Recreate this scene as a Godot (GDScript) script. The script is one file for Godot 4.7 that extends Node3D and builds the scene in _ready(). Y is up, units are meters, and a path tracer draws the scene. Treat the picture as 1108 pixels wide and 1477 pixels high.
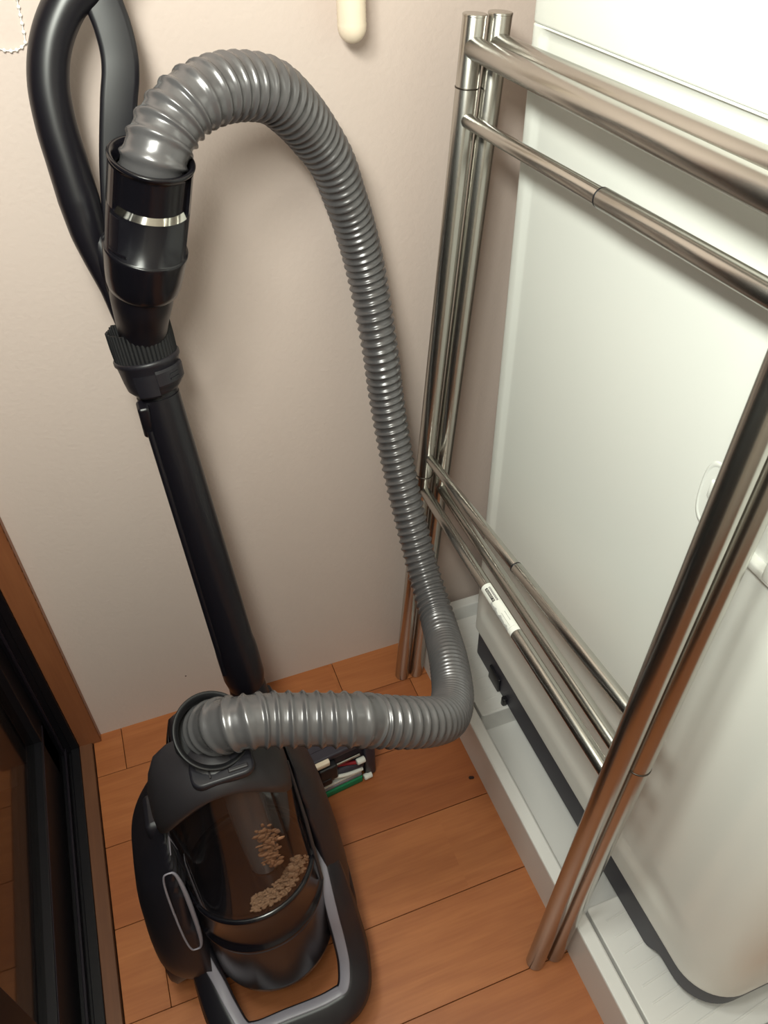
extends Node3D

var rng := RandomNumberGenerator.new()
var mats := {}
const LAMP := Vector3(0.12, 1.15, 0.62)
const LAMP_ENERGY := 0.2


func _ready() -> void:
	rng.seed = 7
	# ---- camera, surroundings, light ----
	var cam := Camera3D.new()
	cam.name = "camera"
	cam.fov = 65.741
	cam.near = 0.02
	cam.far = 30.0
	add_child(cam)
	cam.transform = Transform3D(Basis(Vector3(0.936996, -0.015744, 0.348986), Vector3(0.245114, 0.741428, -0.624663), Vector3(-0.248913, 0.670848, 0.698574)), Vector3(0.176765, 1.0, 0.742114))
	cam.current = true
	var we := WorldEnvironment.new()
	we.name = "world_environment"
	var env := Environment.new()
	env.background_mode = Environment.BG_COLOR
	env.background_color = Color(0.012, 0.012, 0.02)
	env.tonemap_mode = Environment.TONE_MAPPER_LINEAR
	env.tonemap_exposure = 1.0
	env.sdfgi_enabled = true
	env.ssao_enabled = true
	env.ssil_enabled = true
	we.environment = env
	add_child(we)
	for k in 3:
		var lamp := OmniLight3D.new()
		lamp.name = "pendant_lamp_light"
		lamp.light_color = Color(0.985, 1.0, 0.95)
		lamp.light_energy = LAMP_ENERGY
		lamp.light_size = 0.045
		lamp.omni_range = 8.0
		lamp.omni_attenuation = 2.0
		lamp.shadow_enabled = true
		lamp.position = LAMP + Vector3(0, 0, (k - 1) * 0.15)
		add_child(lamp, true)

	make_materials()
	build_room()
	build_washer_pan()
	build_washing_machine()
	build_rack()
	build_vacuum()
	build_small_things()


# ------------------------------------------------------------------ tagging
func tag(o: Node, label: String, category: String) -> Node:
	o.set_meta("label", label)
	o.set_meta("category", category)
	return o


func begin() -> SurfaceTool:
	var st := SurfaceTool.new()
	st.begin(Mesh.PRIMITIVE_TRIANGLES)
	return st


func put(called: String, st: SurfaceTool, m: Material, parent: Node = null) -> MeshInstance3D:
	st.generate_normals()
	var o := MeshInstance3D.new()
	o.name = called
	o.mesh = st.commit()
	o.material_override = m
	(self if parent == null else parent).add_child(o, true)
	return o


func struct(called: String, st: SurfaceTool, m: Material) -> MeshInstance3D:
	var o := put(called, st, m)
	o.set_meta("kind", "structure")
	return o


# ------------------------------------------------------------------ shapes
func tri(st: SurfaceTool, a: Vector3, b: Vector3, c: Vector3, g: int) -> void:
	st.set_smooth_group(g)
	st.add_vertex(a)
	st.set_smooth_group(g)
	st.add_vertex(b)
	st.set_smooth_group(g)
	st.add_vertex(c)


func quad(st: SurfaceTool, a: Vector3, b: Vector3, c: Vector3, d: Vector3, g: int) -> void:
	tri(st, a, b, c, g)
	tri(st, a, c, d, g)


# rows of points joined into a skin; each row is a loop that turns right-handed about the way the rows go
func skin(st: SurfaceTool, rows: Array, closed := true, cap0 := true, cap1 := true, g := 0) -> void:
	var n: int = rows[0].size()
	for j in rows.size() - 1:
		var a: PackedVector3Array = rows[j]
		var b: PackedVector3Array = rows[j + 1]
		for i in (n if closed else n - 1):
			var k := (i + 1) % n
			quad(st, a[i], b[i], b[k], a[k], g)
	if cap0:
		fan(st, rows[0], false)
	if cap1:
		fan(st, rows[rows.size() - 1], true)


func fan(st: SurfaceTool, ring: PackedVector3Array, top: bool) -> void:
	var c := Vector3.ZERO
	for p in ring:
		c += p
	c /= ring.size()
	for i in ring.size():
		var k := (i + 1) % ring.size()
		if top:
			tri(st, c, ring[k], ring[i], 4294967295)
		else:
			tri(st, c, ring[i], ring[k], 4294967295)


func frame_of(axis: Vector3, hint := Vector3.ZERO) -> Array:
	var t := axis.normalized()
	var h := hint
	if h.length() < 0.5 or absf(h.normalized().dot(t)) > 0.95:
		h = Vector3.UP if absf(t.y) < 0.9 else Vector3.BACK
	var n1 := (h - t * h.dot(t)).normalized()
	return [n1, t.cross(n1)]


func circle(c: Vector3, n1: Vector3, n2: Vector3, r: float, segs: int, r2 := -1.0) -> PackedVector3Array:
	var out := PackedVector3Array()
	var q := r if r2 < 0 else r2
	for i in segs:
		var a := TAU * i / segs
		out.append(c + n1 * cos(a) * r + n2 * sin(a) * q)
	return out


func tube(st: SurfaceTool, pts: Array, radii, segs := 20, caps := true, flat := 1.0, hint := Vector3.ZERO) -> void:
	var rows := []
	var f := frame_of(pts[1] - pts[0], hint)
	var n1: Vector3 = f[0]
	for i in pts.size():
		var t: Vector3
		if i == 0:
			t = pts[1] - pts[0]
		elif i == pts.size() - 1:
			t = pts[i] - pts[i - 1]
		else:
			t = (pts[i + 1] - pts[i]).normalized() + (pts[i] - pts[i - 1]).normalized()
		t = t.normalized()
		n1 = (n1 - t * n1.dot(t)).normalized()
		var r: float = radii[i] if radii is Array else radii
		rows.append(circle(pts[i], n1, t.cross(n1), r, segs, r * flat))
	skin(st, rows, true, caps, caps)


# a straight round bar with eased ends
func bar(st: SurfaceTool, a: Vector3, b: Vector3, r: float, segs := 24, ease := 0.0012) -> void:
	var d := (b - a).normalized()
	tube(st, [a, a + d * ease * 0.3, a + d * ease, b - d * ease, b - d * ease * 0.3, b], [r - ease, r - ease * 0.3, r, r, r - ease * 0.3, r - ease], segs)


func lathe(st: SurfaceTool, at: Vector3, axis: Vector3, profile: Array, segs := 40, cap0 := true, cap1 := true, hint := Vector3.ZERO) -> void:
	var t := axis.normalized()
	var f := frame_of(t, hint)
	var rows := []
	for p in profile:
		rows.append(circle(at + t * p[0], f[0], f[1], p[1], segs))
	skin(st, rows, true, cap0, cap1)


# a closed profile of [along, radius] swept round part of a turn
func arc_sweep(st: SurfaceTool, at: Vector3, axis: Vector3, hint: Vector3, loop: Array, a0: float, a1: float, n := 24) -> void:
	var t := axis.normalized()
	var f := frame_of(t, hint)
	var rows := []
	for j in n + 1:
		var a := lerpf(a0, a1, float(j) / n)
		var dir: Vector3 = f[0] * cos(a) + f[1] * sin(a)
		var row := PackedVector3Array()
		for p in loop:
			row.append(at + t * p[0] + dir * p[1])
		rows.append(row)
	skin(st, rows, true, true, true, 4294967295)


func rect_ring(c: Vector3, hx: float, hz: float, r: float, n := 5) -> PackedVector3Array:
	var out := PackedVector3Array()
	# right-handed about +y : x -> -z
	var corners := [[hx - r, -(hz - r), 0.0], [-(hx - r), -(hz - r), PI / 2], [-(hx - r), hz - r, PI], [hx - r, hz - r, PI * 1.5]]
	for q in corners:
		for i in n + 1:
			var a: float = q[2] + PI / 2 * i / n
			out.append(c + Vector3(q[0] + r * cos(a), 0, q[1] - r * sin(a)))
	return out


# box with rounded upright edges and eased top and bottom edges
func rbox(st: SurfaceTool, c: Vector3, size: Vector3, r := 0.002, e := 0.0008, g := 0, basis := Basis.IDENTITY) -> void:
	var h := size / 2
	r = minf(r, minf(h.x, h.z) * 0.98)
	var rows := []
	for q in [[-h.y, e], [-h.y + e * 0.3, e * 0.3], [-h.y + e, 0.0], [h.y - e, 0.0], [h.y - e * 0.3, e * 0.3], [h.y, e]]:
		var ring := rect_ring(Vector3(0, q[0], 0), h.x - q[1], h.z - q[1], maxf(r - q[1], 0.0001), 4)
		var moved := PackedVector3Array()
		for p in ring:
			moved.append(c + basis * p)
		rows.append(moved)
	skin(st, rows, true, true, true, g)


func box(st: SurfaceTool, lo: Vector3, hi: Vector3) -> void:
	var flat := 4294967295
	var p := [Vector3(lo.x, lo.y, lo.z), Vector3(hi.x, lo.y, lo.z), Vector3(hi.x, lo.y, hi.z), Vector3(lo.x, lo.y, hi.z), Vector3(lo.x, hi.y, lo.z), Vector3(hi.x, hi.y, lo.z), Vector3(hi.x, hi.y, hi.z), Vector3(lo.x, hi.y, hi.z)]
	quad(st, p[4], p[5], p[6], p[7], flat)
	quad(st, p[3], p[2], p[1], p[0], flat)
	quad(st, p[7], p[6], p[2], p[3], flat)
	quad(st, p[5], p[4], p[0], p[1], flat)
	quad(st, p[6], p[5], p[1], p[2], flat)
	quad(st, p[4], p[7], p[3], p[0], flat)


func spline(pts: Array, per := 12) -> Array:
	var out := []
	for i in pts.size() - 1:
		var p0 = pts[maxi(i - 1, 0)]
		var p1 = pts[i]
		var p2 = pts[i + 1]
		var p3 = pts[mini(i + 2, pts.size() - 1)]
		for k in per:
			var t := float(k) / per
			out.append(0.5 * (2.0 * p1 + (p2 - p0) * t + (2.0 * p0 - 5.0 * p1 + 4.0 * p2 - p3) * t * t + (3.0 * p1 - p0 - 3.0 * p2 + p3) * t * t * t))
	out.append(pts[pts.size() - 1])
	return out


func spline_values(v: Array, per := 12) -> Array:
	var out := []
	for i in v.size() - 1:
		for k in per:
			out.append(lerpf(v[i], v[i + 1], float(k) / per))
	out.append(v[v.size() - 1])
	return out


func sstep(a: float, b: float, x: float) -> float:
	return smoothstep(a, b, x)


# ------------------------------------------------------------------ materials
func mat(c: Color, rough := 0.5, metal := 0.0) -> StandardMaterial3D:
	var m := StandardMaterial3D.new()
	m.albedo_color = c
	m.roughness = rough
	m.metallic = metal
	return m


func noise_tex(freq: float, oct: int, sd: int, lo: Color, hi: Color, size := 256) -> ImageTexture:
	var n := FastNoiseLite.new()
	n.seed = sd
	n.frequency = freq
	n.fractal_octaves = oct
	var im := Image.create(size, size, false, Image.FORMAT_RGB8)
	for y in size:
		for x in size:
			var u := TAU * x / size
			var v := TAU * y / size
			var s := size / TAU
			var q := n.get_noise_3d(cos(u) * s + 40.0 * sin(v), sin(u) * s, cos(v) * s + sin(v) * s * 0.7) * 0.5 + 0.5
			im.set_pixel(x, y, lo.lerp(hi, clampf(q, 0, 1)))
	return ImageTexture.create_from_image(im)


func wood_tex(sd: int, base: Color, dark: Color) -> ImageTexture:
	var w := 640
	var h := 160
	var broad := FastNoiseLite.new()
	broad.seed = sd
	broad.frequency = 0.01
	var fine := FastNoiseLite.new()
	fine.seed = sd + 50
	fine.frequency = 0.08
	fine.fractal_octaves = 3
	var im := Image.create(w, h, false, Image.FORMAT_RGB8)
	for y in h:
		for x in w:
			var b := broad.get_noise_2d(x * 0.28, y * 1.6) * 0.5 + 0.5
			var band := sin((y * 0.09 + broad.get_noise_2d(x * 0.22, y * 0.7) * 5.0) * 2.1) * 0.5 + 0.5
			var g := fine.get_noise_2d(x * 0.12, y * 3.2) * 0.5 + 0.5
			var q := clampf(b * 0.55 + band * 0.2 + g * 0.45 - 0.1, 0, 1)
			im.set_pixel(x, y, dark.lerp(base, q))
	return ImageTexture.create_from_image(im)


func make_materials() -> void:
	mats.wall = mat(Color8(208, 191, 183), 0.75)
	mats.wall.roughness = 0.7
	var bump := NoiseTexture2D.new()
	bump.width = 512
	bump.height = 512
	bump.seamless = true
	bump.as_normal_map = true
	bump.bump_strength = 2.0
	var nz := FastNoiseLite.new()
	nz.seed = 3
	nz.frequency = 0.05
	nz.fractal_octaves = 4
	bump.noise = nz
	mats.wall.normal_enabled = true
	mats.wall.normal_texture = bump
	mats.wall.normal_scale = 0.25
	mats.wall.uv1_triplanar = true
	mats.wall.uv1_world_triplanar = true
	mats.wall.uv1_scale = Vector3(5, 5, 5)
	mats.ceiling = mat(Color8(232, 228, 220), 0.9)
	mats.room = mat(Color8(224, 220, 212), 0.85)
	mats.trim = mat(Color8(168, 106, 66), 0.45)
	mats.sill = mat(Color8(120, 74, 48), 0.5)
	var sill_tex := wood_tex(91, Color8(118, 76, 50), Color8(88, 54, 36))
	mats.sill.albedo_color = Color.WHITE
	mats.sill.albedo_texture = sill_tex
	var trim_tex := wood_tex(77, Color8(150, 94, 60), Color8(126, 74, 46))
	mats.trim.albedo_color = Color.WHITE
	mats.trim.albedo_texture = trim_tex
	mats.planks = []
	var tones := [[Color8(180, 112, 66), Color8(148, 84, 46)], [Color8(170, 102, 58), Color8(138, 76, 42)], [Color8(184, 117, 70), Color8(152, 88, 50)]]
	for i in 3:
		var m := mat(Color.WHITE, 0.38)
		m.albedo_texture = wood_tex(11 + i * 7, tones[i][0], tones[i][1])
		mats.planks.append(m)
	mats.floor = mat(Color8(70, 42, 26), 0.8)
	mats.alu = mat(Color8(13, 12, 18), 0.42, 0.2)
	mats.alu_line = mat(Color8(30, 25, 34), 0.4, 0.3)
	mats.pane = mat(Color(0.03, 0.03, 0.04, 0.55), 0.06)
	mats.pane.transparency = BaseMaterial3D.TRANSPARENCY_ALPHA
	mats.pan = mat(Color8(226, 224, 222), 0.38)
	mats.washer = mat(Color8(243, 245, 240), 0.28)
	mats.washer_base = mat(Color8(58, 56, 66), 0.45)
	mats.black = mat(Color8(24, 23, 28), 0.4)
	mats.steel = mat(Color8(190, 187, 181), 0.26, 1.0)
	mats.steel_dark = mat(Color8(90, 84, 78), 0.35, 1.0)
	mats.hose = mat(Color8(106, 104, 106), 0.27, 0.5)
	mats.body = mat(Color8(28, 26, 32), 0.42)
	mats.socket = mat(Color8(18, 17, 20), 0.5)
	mats.collar = mat(Color8(42, 39, 42), 0.45)
	mats.gloss = mat(Color8(17, 16, 21), 0.2)
	mats.wand = mat(Color8(18, 16, 22), 0.36)
	mats.chrome = mat(Color8(225, 222, 215), 0.08, 1.0)
	mats.grey_trim = mat(Color8(128, 124, 134), 0.4)
	mats.clear = mat(Color(0.16, 0.14, 0.14, 0.22), 0.05)
	mats.clear.transparency = BaseMaterial3D.TRANSPARENCY_ALPHA
	mats.smoke = mat(Color8(84, 86, 90), 0.25)
	mats.dust = mat(Color8(150, 118, 94), 0.95)
	mats.fluff = mat(Color8(138, 98, 72), 0.95)
	mats.bristle = mat(Color8(16, 15, 18), 0.7)
	mats.nozzle = mat(Color8(50, 46, 58), 0.45)
	mats.red = mat(Color8(150, 20, 34), 0.7)
	mats.white = mat(Color8(222, 220, 214), 0.6)
	mats.green = mat(Color8(14, 118, 74), 0.7)
	mats.cream = mat(Color8(234, 217, 196), 0.5)
	mats.bead = mat(Color8(250, 246, 242), 0.5)


# ------------------------------------------------------------------ the room
func build_room() -> void:
	var st := begin()
	box(st, Vector3(-0.032, -0.06, -0.05), Vector3(1.3, -0.0105, 1.9))
	var fl := struct("floor", st, mats.floor)
	# planks: rows run along the back wall
	var cuts := [[0.028, 0.3492], [0.131, 0.452], [-0.14, 0.62], [0.039, 0.70], [-0.2, 0.52], [0.2, 0.56]]
	for row in 17:
		var z0 := -0.0365 + 0.1058 * row
		var z1 := z0 + 0.1058
		z0 = maxf(z0, -0.001)
		z1 = minf(z1, 1.9)
		if z1 - z0 < 0.01:
			continue
		var xs := [-0.0118]
		if row < cuts.size():
			for c in cuts[row]:
				if c > 0:
					xs.append(c)
		else:
			xs.append(0.1 + 0.27 * (row % 3))
		while xs[xs.size() - 1] + 0.42 < 1.3:
			xs.append(xs[xs.size() - 1] + 0.42)
		xs.append(1.3)
		for i in xs.size() - 1:
			plank(xs[i], xs[i + 1], z0, z1, fl)
	# back wall
	st = begin()
	box(st, Vector3(-0.3, -0.06, -0.06), Vector3(1.36, 1.84, 0.0))
	var wall := struct("wall_back", st, mats.wall)
	st = begin()
	lathe(st, Vector3(0.1357, 0.0729, -0.0005), Vector3.BACK, [[0, 0.0012], [0.0008, 0.0011], [0.0011, 0.0005]], 9)
	put("nick", st, mat(Color8(70, 50, 42), 0.9), wall)
	st = begin()
	box(st, Vector3(1.3, -0.06, 0.0), Vector3(1.36, 1.84, 1.96))
	struct("wall_right", st, mats.room)
	st = begin()
	box(st, Vector3(-0.3, -0.06, 1.9), Vector3(1.3, 1.84, 1.96))
	struct("wall_front", st, mats.room)
	st = begin()
	box(st, Vector3(-0.3, 1.78, -0.06), Vector3(1.36, 1.84, 1.96))
	struct("ceiling", st, mats.ceiling)
	# wall over the door on the left, and the wall beyond it
	st = begin()
	box(st, Vector3(-0.12, 1.6, 0.0), Vector3(-0.031, 1.78, 1.9))
	box(st, Vector3(-0.12, -0.06, 1.25), Vector3(-0.031, 1.6, 1.9))
	struct("wall_left", st, mats.room)
	# wooden upright in the corner and the wooden threshold
	st = begin()
	wood_box(st, Vector3(-0.0308, 0.0, 0.0), Vector3(-0.0004, 1.60, 0.0125), 1)
	struct("trim_1", st, mats.trim)
	st = begin()
	wood_box(st, Vector3(-0.031, -0.02, 0.0), Vector3(-0.0128, 0.0035, 1.25), 2)
	struct("trim_2", st, mats.sill)
	build_door()


# a board whose grain runs along its longest side (1 = y, 2 = z, 0 = x)
func wood_box(st: SurfaceTool, lo: Vector3, hi: Vector3, along: int) -> void:
	var b := 0.0009 if along > 0 else 0.0004
	var faces := [[Vector3.UP, Vector3.RIGHT], [Vector3.RIGHT, Vector3.UP], [Vector3.BACK, Vector3.UP], [Vector3.LEFT, Vector3.UP], [Vector3.FORWARD, Vector3.UP], [Vector3.DOWN, Vector3.RIGHT]]
	var c := (lo + hi) / 2
	var h := (hi - lo) / 2
	for f in faces:
		var n: Vector3 = f[0]
		var u: Vector3 = f[1]
		var v := n.cross(u)
		var hi2 := h - Vector3.ONE * b + n.abs() * b
		var p := []
		for s in [[-1, -1], [1, -1], [1, 1], [-1, 1]]:
			p.append(c + (n + u * s[0] + v * s[1]) * hi2)
		# clockwise from outside
		for i in [0, 2, 1, 0, 3, 2]:
			uv_vertex(st, p[i], along)
		# eased edges towards u and v
		for e in [[u, v], [-u, v], [v, u], [-v, u]]:
			var eu: Vector3 = e[0]
			var ev: Vector3 = e[1]
			var q0: Vector3 = c + (n + eu) * (h - Vector3.ONE * b + n.abs() * b) + ev * (h - Vector3.ONE * b)
			var q1: Vector3 = c + (n + eu) * (h - Vector3.ONE * b + n.abs() * b) - ev * (h - Vector3.ONE * b)
			var r0: Vector3 = c + (n + eu) * (h - Vector3.ONE * b + eu.abs() * b) + ev * (h - Vector3.ONE * b)
			var r1: Vector3 = c + (n + eu) * (h - Vector3.ONE * b + eu.abs() * b) - ev * (h - Vector3.ONE * b)
			if (q1 - q0).cross(r1 - q0).dot(n + eu) > 0:
				for w in [q0, r1, q1, q0, r0, r1]:
					uv_vertex(st, w, along)
			else:
				for w in [q0, q1, r1, q0, r1, r0]:
					uv_vertex(st, w, along)


var uv_shift := Vector2.ZERO


func uv_vertex(st: SurfaceTool, p: Vector3, along: int) -> void:
	st.set_smooth_group(4294967295)
	var l := p[along]
	var a := p.x + p.y * 0.7 if along == 2 else (p.x + p.z * 0.8 if along == 1 else p.z + p.y * 0.7)
	st.set_uv(Vector2(l / 0.62, a / 0.155) + uv_shift)
	st.add_vertex(p)


func plank(x0: float, x1: float, z0: float, z1: float, parent: Node) -> void:
	var st := begin()
	uv_shift = Vector2(rng.randf(), rng.randf())
	wood_box(st, Vector3(x0 + 0.00025, -0.0105, z0 + 0.00025), Vector3(x1 - 0.00025, 0.0, z1 - 0.00025), 0)
	uv_shift = Vector2.ZERO
	put("plank", st, mats.planks[rng.randi() % 3], parent)


func build_door() -> void:
	# dark sliding glass door: track, jamb, leaf
	var st := begin()
	box(st, Vector3(-0.12, -0.06, 0.0), Vector3(-0.031, -0.012, 1.25))
	var d := struct("door_1", st, mats.alu)
	st = begin()
	rbox(st, Vector3(-0.037, -0.004, 0.625), Vector3(0.012, 0.016, 1.25), 0.001, 0.001, 4294967295)
	put("track_lip", st, mats.alu, d)
	st = begin()
	rbox(st, Vector3(-0.0505, -0.004, 0.625), Vector3(0.0035, 0.013, 1.24), 0.001, 0.0008, 4294967295)
	put("track_rail", st, mats.alu_line, d)
	st = begin()
	rbox(st, Vector3(-0.0365, 0.79, 0.007), Vector3(0.011, 1.6, 0.014), 0.001, 0.001, 4294967295)
	rbox(st, Vector3(-0.062, 0.79, 0.004), Vector3(0.04, 1.6, 0.008), 0.001, 0.001, 4294967295)
	put("jamb", st, mats.alu, d)
	st = begin()
	rbox(st, Vector3(-0.0525, 0.79, 0.0105), Vector3(0.004, 1.6, 0.005), 0.001, 0.001, 4294967295)
	put("jamb_rail", st, mats.alu_line, d)
	st = begin()
	rbox(st, Vector3(-0.068, 0.042, 0.622), Vector3(0.02, 0.095, 1.22), 0.0015, 0.0015, 4294967295)
	put("bottom_rail", st, mats.alu, d)
	st = begin()
	rbox(st, Vector3(-0.0585, 0.085, 0.622), Vector3(0.003, 0.006, 1.2), 0.001, 0.001, 4294967295)
	put("glazing_bead", st, mats.alu_line, d)
	for z in [0.032, 0.43, 1.22]:
		st = begin()
		rbox(st, Vector3(-0.068, 0.8, z), Vector3(0.02, 1.59, 0.036), 0.0015, 0.0015, 4294967295)
		put("stile", st, mats.alu, d)
	st = begin()
	rbox(st, Vector3(-0.068, 1.572, 0.622), Vector3(0.02, 0.05, 1.22), 0.0015, 0.0015, 4294967295)
	put("top_rail", st, mats.alu, d)
	st = begin()
	rbox(st, Vector3(-0.07, 0.82, 0.23), Vector3(0.004, 1.48, 0.38), 0.0005, 0.0005, 4294967295)
	put("pane", st, mats.pane, d)
	st = begin()
	rbox(st, Vector3(-0.07, 0.82, 0.825), Vector3(0.004, 1.48, 0.76), 0.0005, 0.0005, 4294967295)
	put("pane", st, mats.pane, d)


# ------------------------------------------------------------------ washing machine and its tray
const PAN := [0.4808, 1.14, 0.008, 0.664]   # x0, x1, z0, z1


func build_washer_pan() -> void:
	var c := Vector3((PAN[0] + PAN[1]) / 2, 0, (PAN[2] + PAN[3]) / 2)
	var hx: float = (PAN[1] - PAN[0]) / 2
	var hz: float = (PAN[3] - PAN[2]) / 2
	var st := begin()
	var rows := []
	for q in [[0.0, 0.0], [0.0705, 0.0], [0.0724, 0.0007], [0.0733, 0.0025], [0.0733, 0.0145], [0.0724, 0.0163], [0.070, 0.0172], [0.062, 0.019], [0.022, 0.030], [0.018, 0.036]]:
		rows.append(rect_ring(c + Vector3(0, q[0], 0), hx - q[1], hz - q[1], maxf(0.012 - q[1] * 0.2, 0.004), 5))
	# many of the rows are joined smoothly, the rim keeps its small radius
	skin(st, rows, true, false, true, 4294967295)
	var pan := put("drain_tray", st, mats.pan)
	tag(pan, "white plastic drain tray with a raised rim on the floor under the washing machine", "drain tray")
	# raised corner pads the feet stand on
	for s in [[0, 0], [0, 1], [1, 0], [1, 1]]:
		st = begin()
		var px: float = PAN[0] + 0.0255 + 0.083 if s[0] == 0 else PAN[1] - 0.0255 - 0.083
		var z0: float = PAN[2] + 0.0255
		var pz0: float = z0 if s[1] == 0 else 0.4745
		var pz1: float = 0.2035 if s[1] == 0 else PAN[3] - 0.0255
		rbox(st, Vector3(px, 0.0375, (pz0 + pz1) / 2), Vector3(0.166, 0.04, pz1 - pz0), 0.004, 0.0015, 4294967295)
		# slanting grip ribs on the pad
		for k in 9:
			var z := lerpf(pz0 + 0.012, pz1 - 0.012, k / 8.0)
			rbox(st, Vector3(px, 0.0577, z), Vector3(0.14, 0.0012, 0.0022), 0.0006, 0.0004, 4294967295, Basis(Vector3.UP, 0.12))
		put("corner_pad", st, mats.pan, pan)


const WX := 0.5415
const WZ0 := 0.0915
const WZ1 := 0.617


func washer_ring(y: float, inset: float, dense: int, emboss: bool) -> PackedVector3Array:
	var out := PackedVector3Array()
	var x0 := WX + inset
	var x1 := 1.095 - inset
	var z0 := WZ0 + inset
	var z1 := WZ1 - inset
	var rb := 0.010
	var rf := maxf(0.048 - inset, 0.01)
	for i in 7:      # back corner, outer side to the left
		var a := PI / 2 * i / 6
		out.append(Vector3(x0 + rb - rb * sin(a), y, z0 + rb - rb * cos(a)))
	for i in range(1, dense):
		var z := lerpf(z0 + rb, z1 - rf, float(i) / dense)
		var d := 0.0
		if emboss:
			d = 0.0026 * sstep(0.111, 0.116, z) * (1.0 - sstep(0.515, 0.56, z)) * sstep(0.145, 0.165, y) 
			# the lower front of the panel swells out again in a soft shield
			d -= 0.0032 * sstep(0.475, 0.52, z + (y - 0.3) * 0.06) * sstep(0.17, 0.2, y) * (1.0 - sstep(0.54, 0.6, y)) * (1.0 - sstep(0.55, 0.57, z))
		out.append(Vector3(x0 + d, y, z))
	for i in 13:
		var a := PI / 2 * i / 12
		out.append(Vector3(x0 + rf - rf * cos(a), y, z1 - rf + rf * sin(a)))
	for i in 13:
		var a := PI / 2 * i / 12
		out.append(Vector3(x1 - rf + rf * sin(a), y, z1 - rf + rf * cos(a)))
	for i in 7:
		var a := PI / 2 * i / 6
		out.append(Vector3(x1 - rb + rb * cos(a), y, z0 + rb - rb * sin(a)))
	return out


func build_washing_machine() -> void:
	var t := Node3D.new()
	t.name = "washing_machine"
	add_child(t)
	tag(t, "white washing machine with dark grey base strip standing in the drain tray", "washing machine")
	# cabinet
	var st := begin()
	var rows := []
	for q in [[0.1135, 0.006], [0.1125, 0.0025], [0.1135, 0.0008], [0.116, 0.0], [0.120, 0.0]]:
		rows.append(washer_ring(q[0], q[1], 90, false))
	for k in 100:
		rows.append(washer_ring(lerpf(0.125, 0.8618, k / 99.0), 0.0, 90, true))
	for q in [[0.8625, 0.0], [0.8632, 0.0004], [0.8636, 0.0010], [0.8636, 0.002]]:
		rows.append(washer_ring(q[0], q[1], 90, false))
	skin(st, rows, true, true, true)
	put("cabinet", st, mats.washer, t)
	# top panel
	st = begin()
	rows = []
	for q in [[0.8636, 0.004], [0.8641, 0.0014], [0.8642, 0.0008], [0.8646, 0.0003], [0.8658, 0.0], [0.975, 0.001], [0.99, 0.006], [0.998, 0.014], [1.0, 0.024]]:
		rows.append(washer_ring(q[0], q[1], 40, false))
	skin(st, rows, true, true, true)
	put("top_panel", st, mats.washer, t)
	# dark base, its front stepping up before the corner
	st = begin()
	rows = []
	for k in 9:
		var ring := washer_ring(0.0, 0.004, 90, false)
		var row := PackedVector3Array()
		for p in ring:
			var low := 0.061 + 0.021 * sstep(0.528, 0.552, p.z)
			row.append(Vector3(p.x, lerpf(low, 0.1135, k / 8.0), p.z))
		rows.append(row)
	skin(st, rows, true, true, true)
	var base := put("base", st, mats.washer_base, t)
	base.set_meta("label", "dark grey plastic base")
	st = begin()
	rbox(st, Vector3(0.5445, 0.074, 0.162), Vector3(0.006, 0.026, 0.03), 0.002, 0.001)
	rbox(st, Vector3(0.5425, 0.0655, 0.196), Vector3(0.008, 0.014, 0.008), 0.003, 0.001)
	put("base_clip", st, mats.black, t)
	for p in [[0.585, 0.15], [0.585, 0.55], [1.05, 0.15], [1.05, 0.55]]:
		st = begin()
		lathe(st, Vector3(p[0], 0.0586, p[1]), Vector3.UP, [[0.0, 0.020], [0.0015, 0.022], [0.012, 0.022], [0.014, 0.016], [0.03, 0.012]], 28)
		put("foot", st, mats.black, t)
	# oval recessed grip on the side
	st = begin()
	var rim := []
	for i in 40:
		var a := TAU * i / 40
		var ca := cos(a)
		var sa := sin(a)
		rim.append([signf(sa) * pow(absf(sa), 0.75) * 0.0135, signf(ca) * pow(absf(ca), 0.75) * 0.026])
	var rings := []
	for q in [[0.0048, 1.18], [0.0026, 1.14], [0.0018, 1.0], [0.0046, 0.84], [0.0066, 0.78]]:
		var row := PackedVector3Array()
		for e in rim:
			row.append(Vector3(WX + q[0], 0.621 + e[1] * q[1], 0.4195 + e[0] * q[1]))
		rings.append(row)
	skin(st, rings, true, false, true)
	var grip := put("side_grip", st, mats.washer, t)
	st = begin()
	rbox(st, Vector3(WX + 0.0035, 0.626, 0.4195), Vector3(0.006, 0.016, 0.012), 0.002, 0.0015)
	put("grip_tab", st, mats.washer, grip)
	# hose rest lower on the side
	st = begin()
	rbox(st, Vector3(WX + 0.001, 0.606, 0.492), Vector3(0.012, 0.008, 0.056), 0.003, 0.002)
	rbox(st, Vector3(WX - 0.003, 0.613, 0.50), Vector3(0.005, 0.018, 0.03), 0.002, 0.002)
	put("hose_rest", st, mats.washer, t)


# ------------------------------------------------------------------ steel rack
func back_post(x: float, z: float, y: float) -> Vector3:
	return Vector3(x + 0.0752 * y, y, z)


func front_post(x: float, y: float) -> Vector3:
	return Vector3(x + 0.0535 * y, y, 0.4885)


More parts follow.
